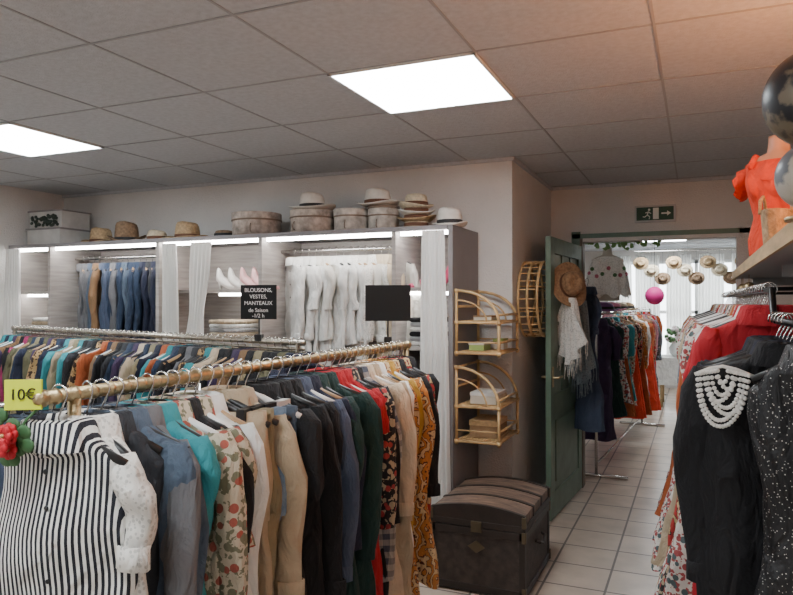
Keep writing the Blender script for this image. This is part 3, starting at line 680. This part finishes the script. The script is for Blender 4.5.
mb.rings(rs_,0,True); 
for s in(-1,1): mb.tube([(-.06,s*.05,.14),(-.04,s*.052,.19),(0,s*.05,.21),(.04,s*.052,.19),(.06,s*.05,.14)],.006,8,0)
mb.obj('straw_tote_bag',[straw],None,(.275,2.86,1.782),math.radians(75),local=True)
def globe(name,x,y,zc,r,oc,lc,zbase,side):
    e=empty(name)
    m,nt,b=newmat('globe_map_'+name); t=N(nt,'ShaderNodeTexCoord'); nn_=N(nt,'ShaderNodeTexNoise'); nn_.inputs['Scale'].default_value=9; nn_.inputs['Detail'].default_value=9
    rp=N(nt,'ShaderNodeValToRGB'); rp.color_ramp.elements[0].position=.5; rp.color_ramp.elements[0].color=(*oc,1); rp.color_ramp.elements[1].position=.54; rp.color_ramp.elements[1].color=(*lc,1)
    nt.links.new(t.outputs['Object'],nn_.inputs['Vector']); nt.links.new(nn_.outputs['Fac'],rp.inputs[0]); nt.links.new(rp.outputs[0],b.inputs['Base Color']); b.inputs['Roughness'].default_value=.4
    mb=MB(); mb.sphere((0,0,0),r,40); mb.obj('ball',[m],e,(x,y,zc),local=True)
    mb=MB(); M=Matrix.Translation((x,y,zc))@Matrix.Rotation(side,4,'Z')
    mb.tube([(0,(r+.008)*math.cos(a),(r+.008)*math.sin(a)) for a in [math.radians(-115+i*10.5) for i in range(22)]],.003,8,0,M=M)
    mb.tube([M@Vector((0,(r+.008)*math.cos(-.6),(r+.008)*math.sin(-.6))),(x+.02,y+.09+r*.4,(zc-r*.8+zbase)/2),(x+.02,y+.12,zbase+.01)],.006,8,0)
    mb.lathe([(.06,0),(.06,.008),(.02,.016)],24,0,c=(x+.02,y+.12,zbase),capa=True,capb=True)
    mb.obj('meridian_and_stand',[brass],e)
globe('desk_globe',.242,1.73,2.045,.108,(.012,.013,.018),(.16,.13,.09),1.78,0)
globe('desk_globe',.218,1.62,1.858,.070,(.12,.13,.15),(.45,.4,.34),1.78,0)
tl_=empty('table_lamp'); mb=MB(); X,Y=.64,2.2
mb.lathe([(.06,0),(.06,.01),(.02,.03),(.03,.08),(.012,.13),(.012,.22)],20,0,c=(X,Y,1.78),capa=True,capb=True)
mb.lathe([(.11,.2),(.07,.36)],28,1,c=(X,Y,1.78)); mb.sphere((X,Y,2.04),.03,14,2)
mb.obj('lamp_body',[brass,mat('lamp_shade',(.7,.45,.25),.8),mat('bulb',(1,.6,.3),.5,emis=20,ecol=(1,.5,.22))],tl_)
ld=bpy.data.lights.new('warm_bulb','POINT'); ld.energy=46; ld.color=(1,.38,.12); ld.shadow_soft_size=.05; lo=bpy.data.objects.new('warm_bulb',ld); bpy.context.collection.objects.link(lo); lo.location=(X,Y,2.16); lo.parent=tl_
# ------------------------------------------------------------------ BACK SHOP
br_=empty('clothing_rack'); mb=MB(); mb.tube([(-.85,6.55,1.5),(-.66,9.6,1.5)],.013,8); postpair(mb,(-.85,6.56),(-.66,9.58),1.5); mb.obj('rail_frame',[chrome],br_)
sp=[('dress','purple',.15,1.1,.3,.04),('dress','green',.17,.9,.3,.04),('dress','floralw',.2,.8,.3,.04),('skirt','rust',.2,.9,0),('dress','teal',.2,.8,.3,.04),('dress','floral',.2,.9,.5,.04),('skirt','orange',.22,1.0,0),('dress','floralk',.2,.95,.5,.04),('skirt','rust',.24,1.0,0),('dress','paisley',.22,1.0,.5,.04),('dress','batik',.2,.9,.5,.04),('dress','lace',.2,1.0,.5,.04),('skirt','orange',.24,1.05,.5,.04),('dress','rust',.2,1.0,.5,.04),('dress','paisleyr',.2,1.0,.5,.04),('dress','pink',.2,1.0,.5,.04),('dress','batik',.2,1.0,.5,.04)]
row(br_,(-.85,6.6,1.5),(-.66,9.5,1.5),sp,0,.4,[black,woodh])
for i,(y,m,z) in enumerate(((6.75,mat('purple_felt',(.18,.07,.2),.8),1.53),(7.15,mat('pink_straw',(.6,.2,.3),.8),1.53),(7.6,strawl,1.53),(8.1,straw,1.53))):
    hh=hat('hat_on_rail_%d'%i,0,0,0,.13,.08,.09,m,bandk,.02); hh.location=(-.83+.06*(y-6.55)+.03,y,z-.01); hh.parent=br_
b2=empty('clothing_rack'); mb=MB(); mb.tube([(.62,6.8,1.5),(.60,10.2,1.5)],.013,8); postpair(mb,(.62,6.82),(.60,10.2),1.5); mb.obj('rail_frame',[chrome],b2)
row(b2,(.62,6.9,1.5),(.60,10.1,1.5),[('dress',R.choice(['floralk','brown','black','paisleyr','beige','rust','red','charcoal','pink']),.24,1.1,.5,.04) for _ in range(20)],0,.3)
b3=empty('clothing_rack'); mb=MB(); mb.tube([(-1.3,10.6,1.5),(-.75,12.9,1.5)],.013,8); postpair(mb,(-1.3,10.6),(-.75,12.9),1.5); mb.obj('rail_frame',[chrome],b3)
row(b3,(-1.25,10.7,1.5),(-.8,12.8,1.5),[('dress',R.choice(['floralw','white','pink','teal','beige','rust','red','sky','floral']),.22,1.1,.5,.04) for _ in range(14)],0,.3)
df=empty('hanging_dress_form'); mb=MB(); mb.tube([(-.74,6.5,2.08),(-.74,6.5,CEIL)],.004,8,1)
torso(mb,-.74,6.5,1.62,.80,0,.2); mb.obj('form',[mat('form_linen',(.5,.45,.38),.8),black],df)
mb=MB(); M=torso(mb,-.74,6.5,1.61,.80,0,.2,.02,(.25,.84),.006)
rr_=[]
for i in range(14):
    t=i/13; rr_.append([M@Vector(((.07+.12*t**.6+.02*t*math.sin(j*1.2)+.008*math.sin(j*.5)*t)*math.cos(2*pi*j/60),(.055+.10*t**.8+.02*t*math.sin(j*1.2))*math.sin(2*pi*j/60),.41-.06*t-.30*t*t+(.02*math.sin(j*.9) if i==13 else 0))) for j in range(60)])
mb.rings(rr_,0)
for i in range(9):
    a=-2.9+i*.33; mb.sphere(M@Vector((.165*math.cos(a),.135*math.sin(a),.26+.04*math.sin(i*2))),.018,8,1+i%2)
mb.obj('lace_poncho_with_flowers',[C['lace'],mat('rose_pink',(.5,.15,.2),.7),mat('rose_leaf',(.1,.2,.08),.7)],df)
mb=MB(); mb.lathe([(.11*math.sin(pi*i/18)+.004*(i%2),-.11*math.cos(pi*i/18)) for i in range(19)],28,0,c=(-.47,9,1.69)); mb.tube([(-.47,9,1.8),(-.47,9,CEIL)],.003,6,1); mb.obj('pink_paper_lantern',[mat('lantern_pink',(.7,.03,.25),.6),black],at=(-.47,9,1.69))
hp=empty('hat_display_rail'); mb=MB(); mb.tube([(-.95,12.2,CEIL),(-.95,12.2,2.46),(1.3,12.2,2.46),(1.3,12.2,CEIL)],.008,8)
mb.obj('rail',[chrome],hp)
for i in range(13):
    x=-.85+i*.17; z=2.26-(i%3)*.13; m=MB(); 
    hh=hat('straw_hat_%d'%i,0,0,0,.125,.07,.09,(straw,strawl,strawd)[i%3],bandb,.02,rotv=(math.radians(80),0,0)); hh.location=(x,12.2,z); hh.parent=hp
    m.tube([(x,12.2,z+.11),(x,12.2,2.46)],.002,5); m.obj('cord_%d'%i,[black],hp)
for x in(-1.35,-.85,-.3,.25,.8,1.35): drape('net_curtain',x,13.88,2.5,.3,.42,.46,netm,8,.025)
mb=MB(); mb.box(-.55,.25,11.3,12.0,.72,.76,0)
for x in(-.5,.2):
    for y in(11.35,11.95): mb.tube([(x,y,0),(x,y,.72)],.02,8,0)
mb.box(-.57,.27,11.28,12.02,.76,.765,1); mb.box(-.57,.27,11.275,11.28,.35,.765,1); mb.obj('display_table',[wood,white],at=(-.15,11.65,0))
mb=MB(); mb.lathe([(.04,0),(.09,.06),(.1,.14),(.05,.22),(.06,.25)],20,0,c=(-.3,11.6,.766),capa=True)
for i in range(40): 
    a=R.uniform(0,6.3); mb.sphere((-.3+R.uniform(0,.15)*math.cos(a),11.6+R.uniform(0,.15)*math.sin(a),1.06+R.uniform(-.06,.16)),.035,6,1+i%2)
mb.obj('flower_vase',[whitep,mat('bloom_white',(.7,.6,.6),.8),mat('bloom_leaf',(.1,.2,.08),.8)],at=(-.3,11.6,.766))
mb=MB(); pts=[(-.9+.11*k,6.30,2.15-.03*math.sin(pi*k/5)**2) for k in range(6)]; mb.tube(pts,.006,6,0)
for p in pts:
    for k in range(9):
        c=Vector(p)+Vector((R.uniform(-.06,.06),R.uniform(-.02,.03),R.uniform(-.05,.04))); a=R.uniform(0,6)
        mb.add([c+Vector((.03*math.cos(a),0,.03*math.sin(a))),c+Vector((.018*math.cos(a+1.6),.01,.018*math.sin(a+1.6))),c-Vector((.02*math.cos(a),0,.02*math.sin(a))),c+Vector((.018*math.cos(a-1.6),.01,.018*math.sin(a-1.6)))],[(0,1,2,3)],0)
mb.obj('ivy_garland',[mat('ivy',(.14,.28,.08),.6)],at=pts[2])
# ------------------------------------------------------------------ WORLD, CAMERA
w=bpy.data.worlds.new('world'); bpy.context.scene.world=w; w.use_nodes=True
bg=w.node_tree.nodes['Background']; bg.inputs[0].default_value=(.9,.96,1,1); bg.inputs[1].default_value=8
cd=bpy.data.cameras.new('camera'); cam=bpy.data.objects.new('camera',cd); bpy.context.collection.objects.link(cam)
cd.sensor_width=36; cd.lens=690/793*36; cd.clip_start=.05
cam.location=(0,0,1.6); cam.rotation_euler=(math.radians(90.46),0,math.radians(23.5)); bpy.context.scene.camera=cam
